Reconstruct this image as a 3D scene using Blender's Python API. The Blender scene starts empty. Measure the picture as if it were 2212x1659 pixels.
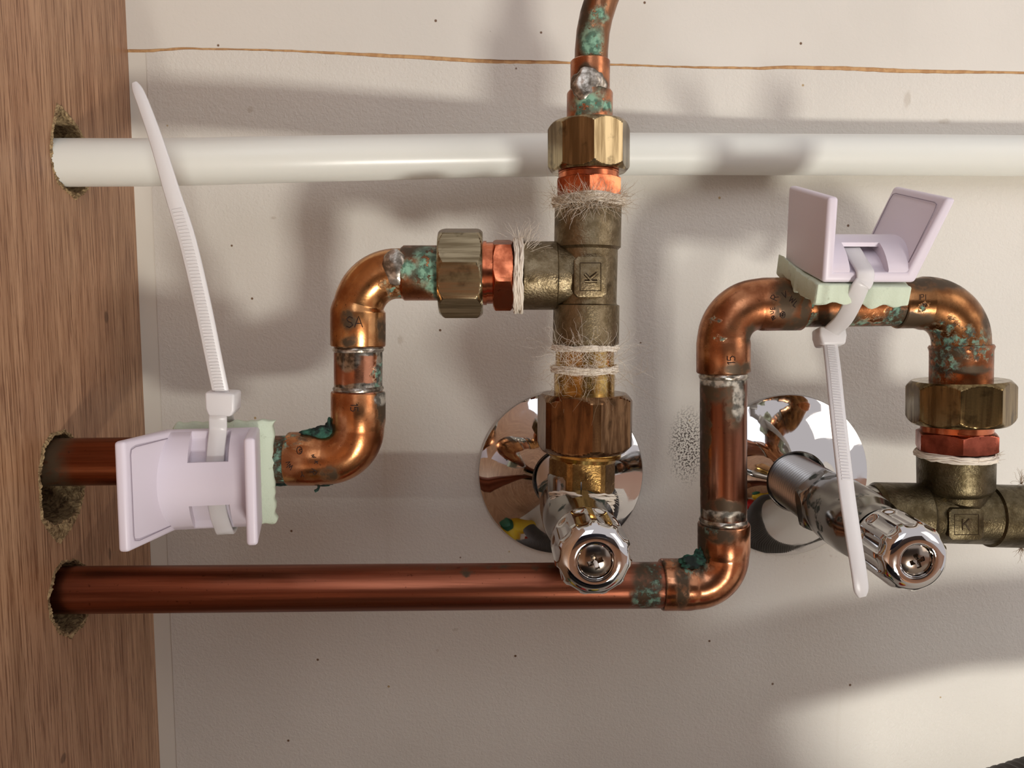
import bpy, bmesh, math, random
from mathutils import Vector as V, Matrix, noise
from mathutils.bvhtree import BVHTree
random.seed(7)
sc = bpy.context.scene
COL = sc.collection
MM = 0.001
# ------------------------------------------------------------------ camera (mm, wall is the plane y=0, photo 2212x1659)
FPX = 1650.0
VPX, VPY = 1065.0, 675.0           # where the wall normal vanishes in the photo
CAM = V((0, -300, 300))
Yc = V((VPX-1106, -(VPY-829.5), -FPX)).normalized()
Zc = V((0.0, FPX, -(VPY-829.5))).normalized()
Zc = (Zc - Yc*Zc.dot(Yc)).normalized()
Xc = Yc.cross(Zc)
ROT = Matrix((Xc, Yc, Zc))          # camera -> world
cam = bpy.data.cameras.new('camera'); camo = bpy.data.objects.new('camera', cam); COL.objects.link(camo)
camo.matrix_world = Matrix.Translation(CAM*MM) @ ROT.to_4x4()
cam.sensor_width = 36; cam.lens = FPX/2212*36; cam.clip_start = 0.005; cam.clip_end = 20
sc.camera = camo
sc.view_settings.view_transform = 'Standard'; sc.view_settings.look = 'None'
sc.view_settings.gamma = 1; sc.view_settings.exposure = 0.62
# ------------------------------------------------------------------ world and lights
w = bpy.data.worlds.new('daylight'); sc.world = w; w.use_nodes = True
wb = w.node_tree.nodes['Background']; wb.inputs[0].default_value = (0.95, 0.90, 0.93, 1); wb.inputs[1].default_value = 0.47
def area(name, loc, target, size, power, col, sy=None):
    l = bpy.data.lights.new(name, 'AREA'); l.energy = power; l.color = col
    l.shape = 'RECTANGLE'; l.size = size; l.size_y = sy or size
    o = bpy.data.objects.new(name, l); COL.objects.link(o)
    o.location = V(loc)*MM
    o.rotation_euler = (V(target)-V(loc)).to_track_quat('-Z', 'Y').to_euler()
    return o
area('low_sunlit_patch_lamp', (250, -720, -140), (40, 0, 340), 0.125, 3.9, (1.0, 0.97, 0.90))
area('window_daylight', (-500, -2000, 1500), (0, 0, 300), 1.3, 6.0, (0.80, 0.88, 1.0), 1.3)
area('side_window_daylight', (1700, -1200, 900), (0, 0, 300), 0.8, 4.0, (1.0, 0.9, 0.8), 1.2)

def ray(px, py): return ROT @ V((px-1106, -(py-829.5), -FPX))
def P(px, py, d=60):
    r = ray(px, py); return CAM + r*((-d-CAM.y)/r.y)
def PX(px, py, X):
    r = ray(px, py); return CAM + r*((X-CAM.x)/r.x)
XL = P(308, 830, 0).x               # inner face of the wooden side panel
# ------------------------------------------------------------------ materials
def lin(c):
    f = lambda v: (v/255/12.92 if v/255 <= .04045 else ((v/255+.055)/1.055)**2.4)
    return (f(c[0]), f(c[1]), f(c[2]), 1)
class Mat:
    def __init__(s, name):
        s.m = bpy.data.materials.new(name); s.m.use_nodes = True
        s.nt = s.m.node_tree; s.b = s.nt.nodes['Principled BSDF']; s._pos = None
    def n(s, t, **k):
        x = s.nt.nodes.new(t)
        for a, v in k.items(): setattr(x, a, v)
        return x
    def l(s, a, b): s.nt.links.new(a, b)
    @property
    def pos(s):
        if s._pos is None: s._pos = s.n('ShaderNodeNewGeometry').outputs['Position']
        return s._pos
    def mapped(s, scale, off=(0, 0, 0)):
        x = s.n('ShaderNodeMapping'); x.inputs['Scale'].default_value = scale; x.inputs['Location'].default_value = off
        s.l(s.pos, x.inputs[0]); return x.outputs[0]
    def noise(s, scale, detail=4, rough=.55, vec=None, dist=0):
        x = s.n('ShaderNodeTexNoise'); x.inputs['Scale'].default_value = scale; x.inputs['Detail'].default_value = detail
        x.inputs['Roughness'].default_value = rough; x.inputs['Distortion'].default_value = dist
        s.l(vec or s.pos, x.inputs['Vector']); return x.outputs[0]
    def rng(s, a, lo, hi, o0=0., o1=1., smooth=True):
        x = s.n('ShaderNodeMapRange'); x.inputs[1].default_value = lo; x.inputs[2].default_value = hi
        x.inputs[3].default_value = o0; x.inputs[4].default_value = o1
        if smooth: x.interpolation_type = 'SMOOTHSTEP'
        s.l(a, x.inputs[0]); return x.outputs[0]
    def mth(s, op, a, b=None):
        x = s.n('ShaderNodeMath', operation=op)
        for i, v in enumerate((a, b)):
            if v is None: continue
            if isinstance(v, (int, float)): x.inputs[i].default_value = v
            else: s.l(v, x.inputs[i])
        return x.outputs[0]
    def mix(s, f, a, b):
        x = s.n('ShaderNodeMix', data_type='RGBA')
        for i, v in ((0, f), (6, a), (7, b)):
            if isinstance(v, (int, float)): x.inputs[i].default_value = v
            elif isinstance(v, tuple): x.inputs[i].default_value = v
            else: s.l(v, x.inputs[i])
        return x.outputs[2]
    def bump(s, h, strength, dist=0.0002, normal=None):
        x = s.n('ShaderNodeBump'); x.inputs['Strength'].default_value = strength; x.inputs['Distance'].default_value = dist
        s.l(h, x.inputs['Height'])
        if normal: s.l(normal, x.inputs['Normal'])
        s.l(x.outputs[0], s.b.inputs['Normal']); return x.outputs[0]
    def spots(s, lst, warp=0.004, soft=.35):
        """max over ellipsoids (centre mm, radii mm), edges broken by noise"""
        nz = s.n('ShaderNodeTexNoise'); nz.inputs['Scale'].default_value = 260; nz.inputs['Detail'].default_value = 5
        s.l(s.pos, nz.inputs['Vector'])
        sub = s.n('ShaderNodeVectorMath', operation='SUBTRACT'); s.l(nz.outputs[1], sub.inputs[0]); sub.inputs[1].default_value = (.5, .5, .5)
        mul = s.n('ShaderNodeVectorMath', operation='SCALE'); s.l(sub.outputs[0], mul.inputs[0]); mul.inputs['Scale'].default_value = warp
        ad = s.n('ShaderNodeVectorMath', operation='ADD'); s.l(s.pos, ad.inputs[0]); s.l(mul.outputs[0], ad.inputs[1])
        out = None
        for c, r in lst:
            if isinstance(r, (int, float)): r = (r, r, r)
            a = s.n('ShaderNodeVectorMath', operation='SUBTRACT'); s.l(ad.outputs[0], a.inputs[0]); a.inputs[1].default_value = V(c)*MM
            b = s.n('ShaderNodeVectorMath', operation='MULTIPLY'); s.l(a.outputs[0], b.inputs[0]); b.inputs[1].default_value = tuple(1/(q*MM) for q in r)
            d = s.n('ShaderNodeVectorMath', operation='LENGTH'); s.l(b.outputs[0], d.inputs[0])
            v = s.rng(d.outputs['Value'], 1+soft, 1-soft)
            out = v if out is None else s.mth('MAXIMUM', out, v)
        return out
    def base(s, c):
        if isinstance(c, tuple): s.b.inputs['Base Color'].default_value = c
        else: s.l(c, s.b.inputs['Base Color'])
    def set(s, **k):
        for a, v in k.items():
            i = s.b.inputs[a.replace('_', ' ')]
            if isinstance(v, (int, float, tuple)): i.default_value = v
            else: s.l(v, i)
        return s

def copper(name, c1, c2, rough=(.22, .42), green=(), dark=(), solder=(), streak=None, pits=True, gt=(.46, .58), gcol=((52, 68, 60), (116, 154, 134))):
    m = Mat(name)
    n1 = m.noise(120, 5, .6); n2 = m.noise(700, 3, .6)
    if streak: n1 = m.noise(1, 6, .6, vec=m.mapped(streak))
    t = m.rng(n1, .35, .68)
    col = m.mix(t, lin(c1), lin(c2))
    if pits:
        pm = m.rng(n2, .66, .74, 0, .55); col = m.mix(pm, col, lin((50, 26, 16)))
    r = m.rng(n1, .3, .7, rough[0], rough[1]); metal = 1.0
    if dark:
        d = m.mth('MULTIPLY', m.spots(dark), m.rng(m.noise(300, 4), .3, .5, .55, 1)); col = m.mix(d, col, lin((78, 62, 44)))
        r = m.mth('MAXIMUM', r, m.mth('MULTIPLY', d, .55)); metal = m.mth('SUBTRACT', 1, m.mth('MULTIPLY', d, .5))
    if solder:
        d = m.spots(solder, .003, .2); col = m.mix(d, col, m.mix(m.rng(m.noise(350, 4), .4, .6), lin((185, 178, 165)), lin((95, 92, 84))))
    if green:
        g = m.mth('MULTIPLY', m.spots(green, .006, .5), m.rng(m.noise(420, 6, .7), *gt))
        gc = m.mix(m.rng(m.noise(500, 4), .4, .6), lin(gcol[0]), lin(gcol[1]))
        col = m.mix(g, col, gc); r = m.mth('MAXIMUM', r, m.mth('MULTIPLY', g, .85))
        metal = m.mth('SUBTRACT', metal, g)
        m.bump(m.mth('ADD', m.mth('MULTIPLY', g, 2.0), n1), .5, .00025)
    else:
        m.bump(m.mth('ADD', n1, m.mth('MULTIPLY', n2, .25)), .16, .0003)
    m.base(col); m.set(Roughness=r, Metallic=metal)
    return m.m
def plain(name, c, rough=.5, metal=0., bump=None, **k):
    m = Mat(name); m.base(lin(c)); m.set(Roughness=rough, Metallic=metal, **k)
    if bump: m.bump(m.noise(bump[0], 4), bump[1], bump[2])
    return m.m
def brass(name, c1, c2, rough, scale=260, bump=(.2, .0002), streak=None):
    m = Mat(name)
    n1 = m.noise(1, 5, .6, vec=m.mapped(streak)) if streak else m.noise(scale, 5, .65)
    n2 = m.noise(1400, 3, .6)
    col = m.mix(m.rng(n1, .35, .65), lin(c1), lin(c2))
    col = m.mix(m.rng(m.noise(170, 4), .56, .72, 0, .6), col, lin((52, 40, 24)))
    m.base(col); m.set(Metallic=1., Roughness=m.rng(n1, .3, .7, rough[0], rough[1]))
    m.bump(m.mth('ADD', n2, n1), bump[0], bump[1])
    return m.m
CAST = brass('cast_brass', (138, 124, 98), (108, 94, 70), (.34, .5), bump=(.55, .0003))
CASTD = brass('dark_cast_brass', (102, 92, 70), (78, 68, 48), (.34, .5), bump=(.5, .0003))
NUTM_H = brass('machined_brass_across', (172, 158, 128), (120, 106, 80), (.13, .26), bump=(.06, .0002), streak=(30, 500, 500))
NUTM_V = brass('machined_brass_along', (164, 146, 112), (112, 94, 66), (.13, .26), bump=(.06, .0002), streak=(500, 500, 30))
NUTD = brass('brown_brass', (138, 104, 72), (98, 70, 46), (.14, .28), bump=(.06, .0002), streak=(600, 600, 90))
YBR = brass('bright_yellow_brass', (212, 178, 106), (170, 132, 70), (.16, .3), bump=(.12, .0002))
BUSH = copper('bright_copper_bush', (222, 132, 92), (146, 74, 48), (.14, .3))
BUSHD = copper('dark_copper_bush', (170, 92, 72), (112, 58, 44), (.24, .42))
SOLD = Mat('solder'); SOLD.base(SOLD.mix(SOLD.rng(SOLD.noise(300, 5), .4, .6), lin((196, 188, 176)), lin((120, 112, 100)))); SOLD.set(Metallic=.9, Roughness=.3); SOLD.bump(SOLD.noise(400, 4), .5, .0003); SOLD = SOLD.m
CHROME = Mat('chrome'); CHROME.base(lin((208, 206, 204))); CHROME.set(Metallic=1., Roughness=CHROME.rng(CHROME.noise(200, 4), .5, .75, .035, .12)); CHROME.bump(CHROME.noise(60, 2), .05, .0003); CHROME = CHROME.m
CHROMED = Mat('dirty_chrome'); _g = CHROMED.rng(CHROMED.noise(150, 5), .56, .64); CHROMED.base(CHROMED.mix(_g, lin((150, 146, 140)), lin((38, 52, 44)))); CHROMED.set(Metallic=CHROMED.mth('SUBTRACT', 1, CHROMED.mth('MULTIPLY', _g, .7)), Roughness=CHROMED.rng(_g, 0, 1, .14, .5)); CHROMED = CHROMED.m
PLAST = plain('lilac_white_plastic', (220, 211, 221), .4, bump=(2500, .06, .0001))
GROOVE = plain('plastic_groove', (150, 138, 150), .6)
NYLON = plain('milky_nylon', (240, 238, 238), .3, Transmission_Weight=.25, Subsurface_Weight=.25, Subsurface_Radius=(.002, .002, .002), IOR=1.4)
HEMP = plain('hemp_fibre', (222, 212, 196), .85)
HEMPB = plain('brown_hemp_fibre', (168, 146, 118), .85)
STAMP = plain('stamped_groove', (40, 20, 12), .6, .4)
STAMPB = plain('stamped_brass_groove', (58, 44, 24), .5, .6)
GREENB = Mat('verdigris_crust'); GREENB.base(GREENB.mix(GREENB.rng(GREENB.noise(300, 5), .4, .62), lin((18, 34, 30)), lin((48, 98, 80)))); GREENB.set(Roughness=.8); GREENB.bump(GREENB.noise(700, 5), .6, .0005); GREENB = GREENB.m
FOAM = Mat('mint_foam'); _n = FOAM.noise(350, 6, .7); FOAM.base(FOAM.mix(FOAM.rng(_n, .58, .72, 0, .5), lin((204, 216, 194)), lin((140, 146, 120)))); FOAM.set(Roughness=.9); FOAM.bump(_n, .6, .0006); FOAM = FOAM.m
# ------------------------------------------------------------------ mesh helpers
def clear(v, n):
    return [q for q in v if q is not n]
class MB:
    def __init__(s): s.v = []; s.f = []
    def add(s, vs, fs):
        o = len(s.v); s.v += [V(q) for q in vs]; s.f += [tuple(i+o for i in f) for f in fs]; return s
    def box(s, c, ax, h):
        """box centre c, axes ax (3 vectors), half sizes h"""
        vs = [c + ax[0]*h[0]*a + ax[1]*h[1]*b + ax[2]*h[2]*e for a in (-1, 1) for b in (-1, 1) for e in (-1, 1)]
        return s.add(vs, [(0, 1, 3, 2), (4, 6, 7, 5), (0, 4, 5, 1), (2, 3, 7, 6), (0, 2, 6, 4), (1, 5, 7, 3)])
    def prism(s, pts, off):
        n = len(pts); vs = [V(p) for p in pts] + [V(p)+off for p in pts]
        return s.add(vs, [tuple(range(n))[::-1], tuple(range(n, 2*n))] + [(i, (i+1) % n, n+(i+1) % n, n+i) for i in range(n)])
    def sweep(s, path, prof, ref=V((0, -1, 0)), seg=48, rfun=None, caps=True, thetas=None):
        """path: list of V (mm); prof: [(arc length, radius)] ; rfun(theta, s, r) -> radius"""
        cum = [0]
        for a, b in zip(path, path[1:]): cum.append(cum[-1]+(b-a).length)
        L = cum[-1]
        st = sorted(prof, key=lambda q: q[0]) if False else list(prof)
        pos = [(q, None) for q in cum if st[0][0] < q < st[-1][0]] + [(a, b) for a, b in st]
        # keep the order of duplicated profile stations
        keyed = sorted(range(len(pos)), key=lambda i: (pos[i][0], i))
        if len(path) == 2: pos = [(a, b) for a, b in st]; keyed = range(len(pos))   # profiles of straight bars may turn back
        rings = []
        tang = []
        for i in range(len(path)):
            a = path[max(i-1, 0)]; b = path[min(i+1, len(path)-1)]; tang.append((b-a).normalized())
        ups = []
        u = (ref - tang[0]*ref.dot(tang[0])).normalized()
        for t in tang:
            u = (u - t*u.dot(t)).normalized(); ups.append(u.copy())
        def at(q):
            q2 = min(max(q, 0), L)
            for i in range(len(path)-1):
                if q2 <= cum[i+1] or i == len(path)-2:
                    k = (q2-cum[i])/max(cum[i+1]-cum[i], 1e-9); break
            p = path[i].lerp(path[i+1], k)
            t = tang[i].lerp(tang[i+1], k).normalized(); uu = ups[i].lerp(ups[i+1], k)
            uu = (uu - t*uu.dot(t)).normalized()
            return p + t*(q-q2), t, uu
        def rad(q):
            for (a, ra), (b, rb) in zip(st, st[1:]):
                if a <= q <= b and b > a: return ra+(rb-ra)*(q-a)/(b-a)
            return st[-1][1]
        th = thetas or [2*math.pi*i/seg for i in range(seg)]
        n = len(th)
        for i in keyed:
            q, r = pos[i]
            if r is None: r = rad(q)
            p, t, uu = at(q); v = t.cross(uu)
            rings.append([p + (uu*math.cos(x)+v*math.sin(x))*(rfun(x, q, r) if rfun else r) for x in th])
        vs = [p for r in rings for p in r]; fs = []
        for j in range(len(rings)-1):
            for i in range(n):
                fs.append((j*n+i, j*n+(i+1) % n, (j+1)*n+(i+1) % n, (j+1)*n+i))
        if caps:
            fs.append(tuple(range(n))[::-1]); fs.append(tuple((len(rings)-1)*n+i for i in range(n)))
        return s.add(vs, fs)
    def grid(s, rows, close=False):
        n = len(rows[0]); vs = [p for r in rows for p in r]; fs = []
        for j in range(len(rows)-1):
            for i in range(n-1): fs.append((j*n+i, j*n+i+1, (j+1)*n+i+1, (j+1)*n+i))
        return s.add(vs, fs)
    def build(s, name, mat, parent=None, smooth=True, angle=32, bevel=0, bseg=2, sub=0):
        me = bpy.data.meshes.new(name)
        org = V((0, 0, 0))
        if parent is not None: org = ORG[parent.name]
        elif s.v: org = sum(s.v, V((0, 0, 0)))/len(s.v)
        me.from_pydata([(p-org)*MM for p in s.v], [], s.f)
        me.materials.append(mat)
        bm = bmesh.new(); bm.from_mesh(me); bmesh.ops.remove_doubles(bm, verts=bm.verts, dist=1e-6)
        bmesh.ops.recalc_face_normals(bm, faces=bm.faces)
        if bevel:
            es = [e for e in bm.edges if len(e.link_faces) == 2 and e.calc_face_angle(0) > .6]
            bmesh.ops.bevel(bm, geom=es, offset=bevel*MM, segments=bseg, profile=.5, affect='EDGES')
        bm.to_mesh(me); bm.free()
        if smooth: me.shade_smooth(); me.set_sharp_from_angle(angle=math.radians(angle))
        o = bpy.data.objects.new(name, me); COL.objects.link(o)
        if parent is not None: o.parent = parent
        else: o.location = org*MM
        ORG[o.name] = org
        WV[o.name] = (s.v, s.f)
        return o
ORG = {}; WV = {}
def tag(o, label=None, cat=None, group=None, kind=None):
    if label: o['label'] = label
    if cat: o['category'] = cat
    if group: o['group'] = group
    if kind: o['kind'] = kind
    return o
def thing(name, base, label, cat, group=None):
    o = bpy.data.objects.new(name, None); COL.objects.link(o); o.location = V(base)*MM
    o.empty_display_size = .01; ORG[o.name] = V(base); return tag(o, label, cat, group)
def fillet(pts, R, n=14):
    out = [pts[0]]
    for i in range(1, len(pts)-1):
        a, b, c = pts[i-1], pts[i], pts[i+1]
        u = (a-b).normalized(); w_ = (c-b).normalized(); ang = u.angle(w_)
        t = R/math.tan(ang/2); cen = b + (u+w_).normalized()*(R/math.sin(ang/2))
        p0 = b+u*t; p1 = b+w_*t; e0 = (p0-cen); e1 = (p1-cen); tot = e0.angle(e1); ax = e0.cross(e1).normalized()
        for k in range(n+1): out.append(cen + Matrix.Rotation(tot*k/n, 3, ax) @ e0)
    out.append(pts[-1]); return out
def plen(p): return sum((b-a).length for a, b in zip(p, p[1:]))
def straight(a, b, n=2): return [a.lerp(b, i/(n-1)) for i in range(n)]
def cyl(a, b, prof, **k):
    """lathe from a to b; prof in fractions or mm of the axis: [(s mm, r mm)]"""
    return MB().sweep([a, b], prof, **k)
def poly(flats, seg=18):
    """flats: list of (angle deg, apothem). returns thetas and radius function of a polygonal bar"""
    fl = sorted((math.radians(a % 360), h) for a, h in flats); n = len(fl)
    cor = []
    for i in range(n):
        a1, h1 = fl[i]; a2, h2 = fl[(i+1) % n]
        if a2 < a1: a2 += 2*math.pi
        d = a2-a1; # corner angle from a1
        x = math.atan2(h2-h1*math.cos(d), h1*math.sin(d)); cor.append((a1+x) % (2*math.pi))
    cor.sort(); th = []
    for i in range(n):
        a, b = cor[i], cor[(i+1) % n]
        if b <= a: b += 2*math.pi
        for k in range(seg): th.append((a+(b-a)*k/seg) % (2*math.pi))
    th.sort()
    def R(x): return min(h/max(math.cos(x-a), 1e-3) for a, h in fl if math.cos(x-a) > .05)
    return th, R
def nut(mb, a, b, R, sides, phase, ch=2.0, trunc=0, chr_=1.0, ref=V((0, -1, 0)), hole=0):
    """polygon nut from a to b with conical chamfers; R = corner radius"""
    ap = R*math.cos(math.pi/sides); fl = [(phase+360/sides*(i+.5), ap) for i in range(sides)]
    if trunc: fl += [(phase+360/sides*i, R-trunc) for i in range(sides)]
    th, rf = poly(fl)
    L = (b-a).length
    r0 = hole or ap*.72
    r1 = ap*.965; up_ = [(.01+ch*i/8, r1+(R+.01-r1)*math.sin(i/8*1.2)/math.sin(1.2)) for i in range(9)]
    pr = [(0.01, r0)] + up_ + [(L-q, rr) for q, rr in reversed(up_)] + [(L-.01, r0)]
    mb.sweep([a, b], pr, ref=ref, rfun=lambda x, q, r: min(rf(x), r), thetas=th)
    return mb
def elbow(name, pts, R, r_sock, L1, L2, r_bend, parent, mat, lip=True):
    path = fillet(pts, R, 18); L = plen(path)
    pr = [(0, r_sock-.9), (.01, r_sock-.15), (.35, r_sock)]
    pr = [(0, r_sock-.9), (0, r_sock-.25), (.4, r_sock)] if L1 else [(0, r_bend-.6), (0, r_bend)]
    if L1: pr += [(L1, r_sock), (L1+2.2, r_bend)]
    if L2: pr += [(L-L2-2.2, r_bend), (L-L2, r_sock), (L-.4, r_sock), (L, r_sock-.25), (L, r_sock-.9)]
    else: pr += [(L, r_bend), (L, r_bend-.6)]
    return MB().sweep(path, pr, seg=56).build(name, mat, parent)
def lump(c, r, mat, parent, name='verdigris_crust', sc_=(1, 1, 1), amp=.35, freq=.5, subd=4):
    bm = bmesh.new(); bmesh.ops.create_icosphere(bm, subdivisions=subd, radius=1)
    mb = MB(); vs = []
    for v in bm.verts:
        n = 1+amp*noise.fractal(V(v.co)*freq*3 + V(c)*.1, 1, 2, 4)
        vs.append(V(c)+V((v.co.x*sc_[0], v.co.y*sc_[1], v.co.z*sc_[2]))*r*n)
    mb.add(vs, [tuple(q.index for q in f.verts) for f in bm.faces]); bm.free()
    return mb.build(name, mat, parent, angle=80)
def hemp_ring(a, t, r, width, mat, parent, name='hemp_wrap', seed=0, tilt=0):
    """loose twisted strands wound round the axis t at point a"""
    rnd = random.Random(seed); t = t.normalized(); u = V((0, -1, 0)); u = (u-t*u.dot(t)).normalized(); v = t.cross(u)
    mb = MB()
    for k in range(15):
        ph = rnd.random()*6.28; off = (rnd.random()-.5)*width; rr = r+rnd.random()*.55; w1 = rnd.uniform(.3, .85)
        pts = [a + (u*math.cos(x)+v*math.sin(x))*(rr+.3*math.sin(7*x+ph)+.25*noise.noise(V((x*3, k, seed)))) + t*(off+w1*.5*math.sin(3*x+ph)+.35*noise.noise(V((x*4, k+9, seed)))+tilt*math.cos(x-1)) for x in [6.283*i/60 for i in range(61)]]
        mb.sweep(pts, [(0, w1*.5), (plen(pts), w1*.5)], seg=7, rfun=lambda x, q, r_: r_*(1+.35*noise.noise(V((q*1.2, x, k)))), ref=V((.3, .2, 1)))
    return mb.build(name, mat, parent, angle=60)
def fibres(centers, n, length, mat, parent, name='loose_fibres', seed=1, dirv=None, rad=.07, spread=1.0, curl=.5):
    rnd = random.Random(seed); mb = MB()
    for k in range(n):
        c, nrm = rnd.choice(centers) if isinstance(centers, list) else centers(rnd)
        d = (V(nrm)*1.0 + V((rnd.gauss(0, 1), rnd.gauss(0, .6), rnd.gauss(0, 1)))*spread).normalized()
        if dirv: d = (d+dirv).normalized()
        p = V(c); pts = [p.copy()]; L = length*rnd.uniform(.4, 1.3); m = 9
        for i in range(m):
            d = (d + V((rnd.gauss(0, 1), rnd.gauss(0, 1), rnd.gauss(0, 1)))*curl*.5).normalized()
            p = p + d*(L/m); pts.append(p.copy())
        mb.sweep(pts, [(0, rad), (plen(pts), rad*.4)], seg=4, ref=V((.31, .5, .8)))
    o = mb.build(name, mat, parent, angle=180); o['kind'] = 'stuff'; return o
# ------------------------------------------------------------------ stroke lettering pressed into a surface
GL = {'K': [[(0, 0), (0, 1)], [(.62, 1), (0, .42)], [(.2, .6), (.66, 0)]], 'A': [[(0, 0), (.36, 1), (.72, 0)], [(.14, .34), (.6, .34)]],
 '1': [[(0, .8), (.22, 1), (.22, 0)]], '5': [[(.58, 1), (.08, 1), (.04, .56), (.36, .62), (.6, .36), (.44, .04), (.02, .04)]],
 'S': [[(.58, .86), (.3, 1), (.04, .78), (.2, .54), (.46, .46), (.6, .22), (.3, 0), (.02, .14)]], 'R': [[(0, 0), (0, 1), (.4, 1), (.6, .76), (.4, .5), (0, .5)], [(.3, .5), (.62, 0)]],
 'V': [[(0, 1), (.33, 0), (.66, 1)]], 'W': [[(0, 1), (.2, 0), (.42, .8), (.64, 0), (.84, 1)]], 'L': [[(0, 1), (0, 0), (.5, 0)]], 'N': [[(0, 0), (0, 1), (.6, 0), (.6, 1)]],
 'F': [[(0, 0), (0, 1), (.52, 1)], [(0, .52), (.42, .52)]], 'I': [[(.1, 0), (.1, 1)]], 'P': [[(0, 0), (0, 1), (.42, 1), (.58, .75), (.42, .5), (0, .5)]], 'Y': [[(0, 1), (.3, .5), (.6, 1)], [(.3, .5), (.3, 0)]],
 'M': [[(0, 0), (0, 1), (.36, .3), (.72, 1), (.72, 0)]], 'E': [[(.5, 1), (0, 1), (0, 0), (.5, 0)], [(0, .52), (.42, .52)]], 'U': [[(0, 1), (0, .2), (.3, 0), (.6, .2), (.6, 1)]], 'D': [[(0, 0), (0, 1), (.4, .9), (.6, .5), (.4, .1), (0, 0)]],
 'O': [[(.36+.36*math.cos(a*.3927), .5+.5*math.sin(a*.3927)) for a in range(17)]]}
def stamp(txts, on, parent, name='stamped_mark', mat=None, rad=.11, lift=.02):
    """txts: [(string, px, py, height px, angle deg)] drawn on the surface of object(s) `on`"""
    trees = [BVHTree.FromPolygons(WV[o.name][0], WV[o.name][1]) for o in on]
    mb = MB()
    def hit(px, py):
        best = None
        d = ray(px, py).normalized()
        for t in trees:
            h = t.ray_cast(CAM, d)
            if h[0] is not None and (best is None or h[3] < best[1]): best = (h[0], h[3])
        return best[0]-d*lift if best else None
    for s_, px, py, hh, ang in txts:
        ca, sa = math.cos(math.radians(ang)), math.sin(math.radians(ang)); x0 = 0
        for ch in s_:
            wch = .75
            if ch in GL:
                for st in GL[ch]:
                    pts = []
                    for (a, b), (c, d) in zip(st, st[1:]):
                        for k in range(4):
                            pts.append((a+(c-a)*k/4, b+(d-b)*k/4))
                    pts.append(st[-1]); q = []
                    for a, b in pts:
                        X = (x0+a)*hh; Y = -(b*hh)
                        h = hit(px+X*ca-Y*sa, py+X*sa+Y*ca)
                        if h is not None: q.append(h)
                    if len(q) > 1: mb.sweep(q, [(0, rad), (plen(q), rad)], seg=6, ref=V((.3, -1, .2)))
                wch = max(p[0] for s2 in GL[ch] for p in s2)+.22
            x0 += wch
    if mb.v: return mb.build(name, mat or STAMP, parent, angle=60)

# ================================================================== THE CABINET
# back panel: brown core board with two laminated sheets and a narrow strip in front of it
def wall_mat(name, rough_scale, amt, base, speck=True, mould=False):
    m = Mat(name)
    n = m.noise(rough_scale, 3, .6, dist=.6); n2 = m.noise(rough_scale*.35, 2)
    col = m.mix(m.rng(m.noise(9, 4), .35, .7), lin(base), lin(tuple(int(q*.965) for q in base)))
    streak = m.rng(m.noise(1, 4, .6, vec=m.mapped((130, 130, 7))), .6, .8, 0, .14); col = m.mix(streak, col, lin((170, 150, 118)))
    if speck:
        v = m.n('ShaderNodeTexVoronoi'); v.inputs['Scale'].default_value = 100; m.l(m.pos, v.inputs['Vector'])
        f = m.rng(v.outputs['Distance'], .066, .035); rnd = m.n('ShaderNodeSeparateColor'); m.l(v.outputs['Color'], rnd.inputs[0])
        f = m.mth('MULTIPLY', f, m.rng(rnd.outputs[0], .5, .52)); col = m.mix(f, col, m.mix(rnd.outputs[1], lin((110, 82, 56)), lin((186, 162, 120))))
    if mould:
        mk = m.spots([(P(1485, 965, 0), (6, 6, 12.5))], .006, .55); g = m.rng(m.noise(1300, 2, .6), .51, .54)
        mk2 = m.spots([(P(1700, 1150, 0), (30, 6, 12)), (P(1790, 930, 0), (14, 6, 14))], .004, .4); g2 = m.rng(m.noise(500, 4, .7), .58, .66, 0, .4)
        col = m.mix(m.mth('MULTIPLY', mk, g), col, lin((70, 58, 48))); col = m.mix(m.mth('MULTIPLY', mk2, g2), col, lin((150, 118, 88)))
        st = m.spots([(P(540, 236, 0), (1, 5, 1)), (P(1960, 215, 0), (1.2, 5, 3)), (P(865, 735, 0), (1, 5, 1.6)), (P(2040, 262, 0), (2.4, 5, 1)), (P(590, 470, 0), (1, 5, .6)), (P(985, 1360, 0), (1, 5, .6)), (P(945, 1405, 0), (.6, 5, .6))], .002, .4)
        col = m.mix(m.mth('MULTIPLY', st, .22), col, lin((140, 112, 66)))
    m.base(col); m.set(Roughness=.42)
    m.bump(m.mth('ADD', n, m.mth('MULTIPLY', n2, .5)), amt, .0004)
    return m.m
WALLT = wall_mat('smooth_white_laminate', 420, .16, (226, 222, 212))
WALLB = wall_mat('textured_white_laminate', 800, .6, (224, 220, 210), mould=True)
STRIPM = plain('strip_laminate', (226, 222, 210), .4)
CORE = Mat('hardboard_core'); CORE.base(CORE.mix(CORE.rng(CORE.noise(300, 4), .4, .6), lin((206, 166, 118)), lin((184, 142, 98)))); CORE.set(Roughness=.9); CORE = CORE.m
XR, ZT, ZB = 620.0, 760.0, -40.0
wb_root = MB().prism([V((XL-60, .45, ZB)), V((XR, .45, ZB)), V((XR, .45, ZT)), V((XL-60, .45, ZT))], V((0, 12, 0))).build('wall_back', CORE, smooth=False)
tag(wb_root, 'white laminate cabinet back panel behind the pipes with a cracked seam near the top', kind='structure')
crack = [(262, 107), (280, 106), (330, 106), (400, 101), (436, 103), (560, 105), (700, 110), (900, 119), (1060, 128), (1200, 131), (1330, 137), (1500, 143), (1640, 144), (1700, 141), (1830, 143), (1960, 149), (2100, 152), (2240, 155), (2700, 165), (4300, 200)]
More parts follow.
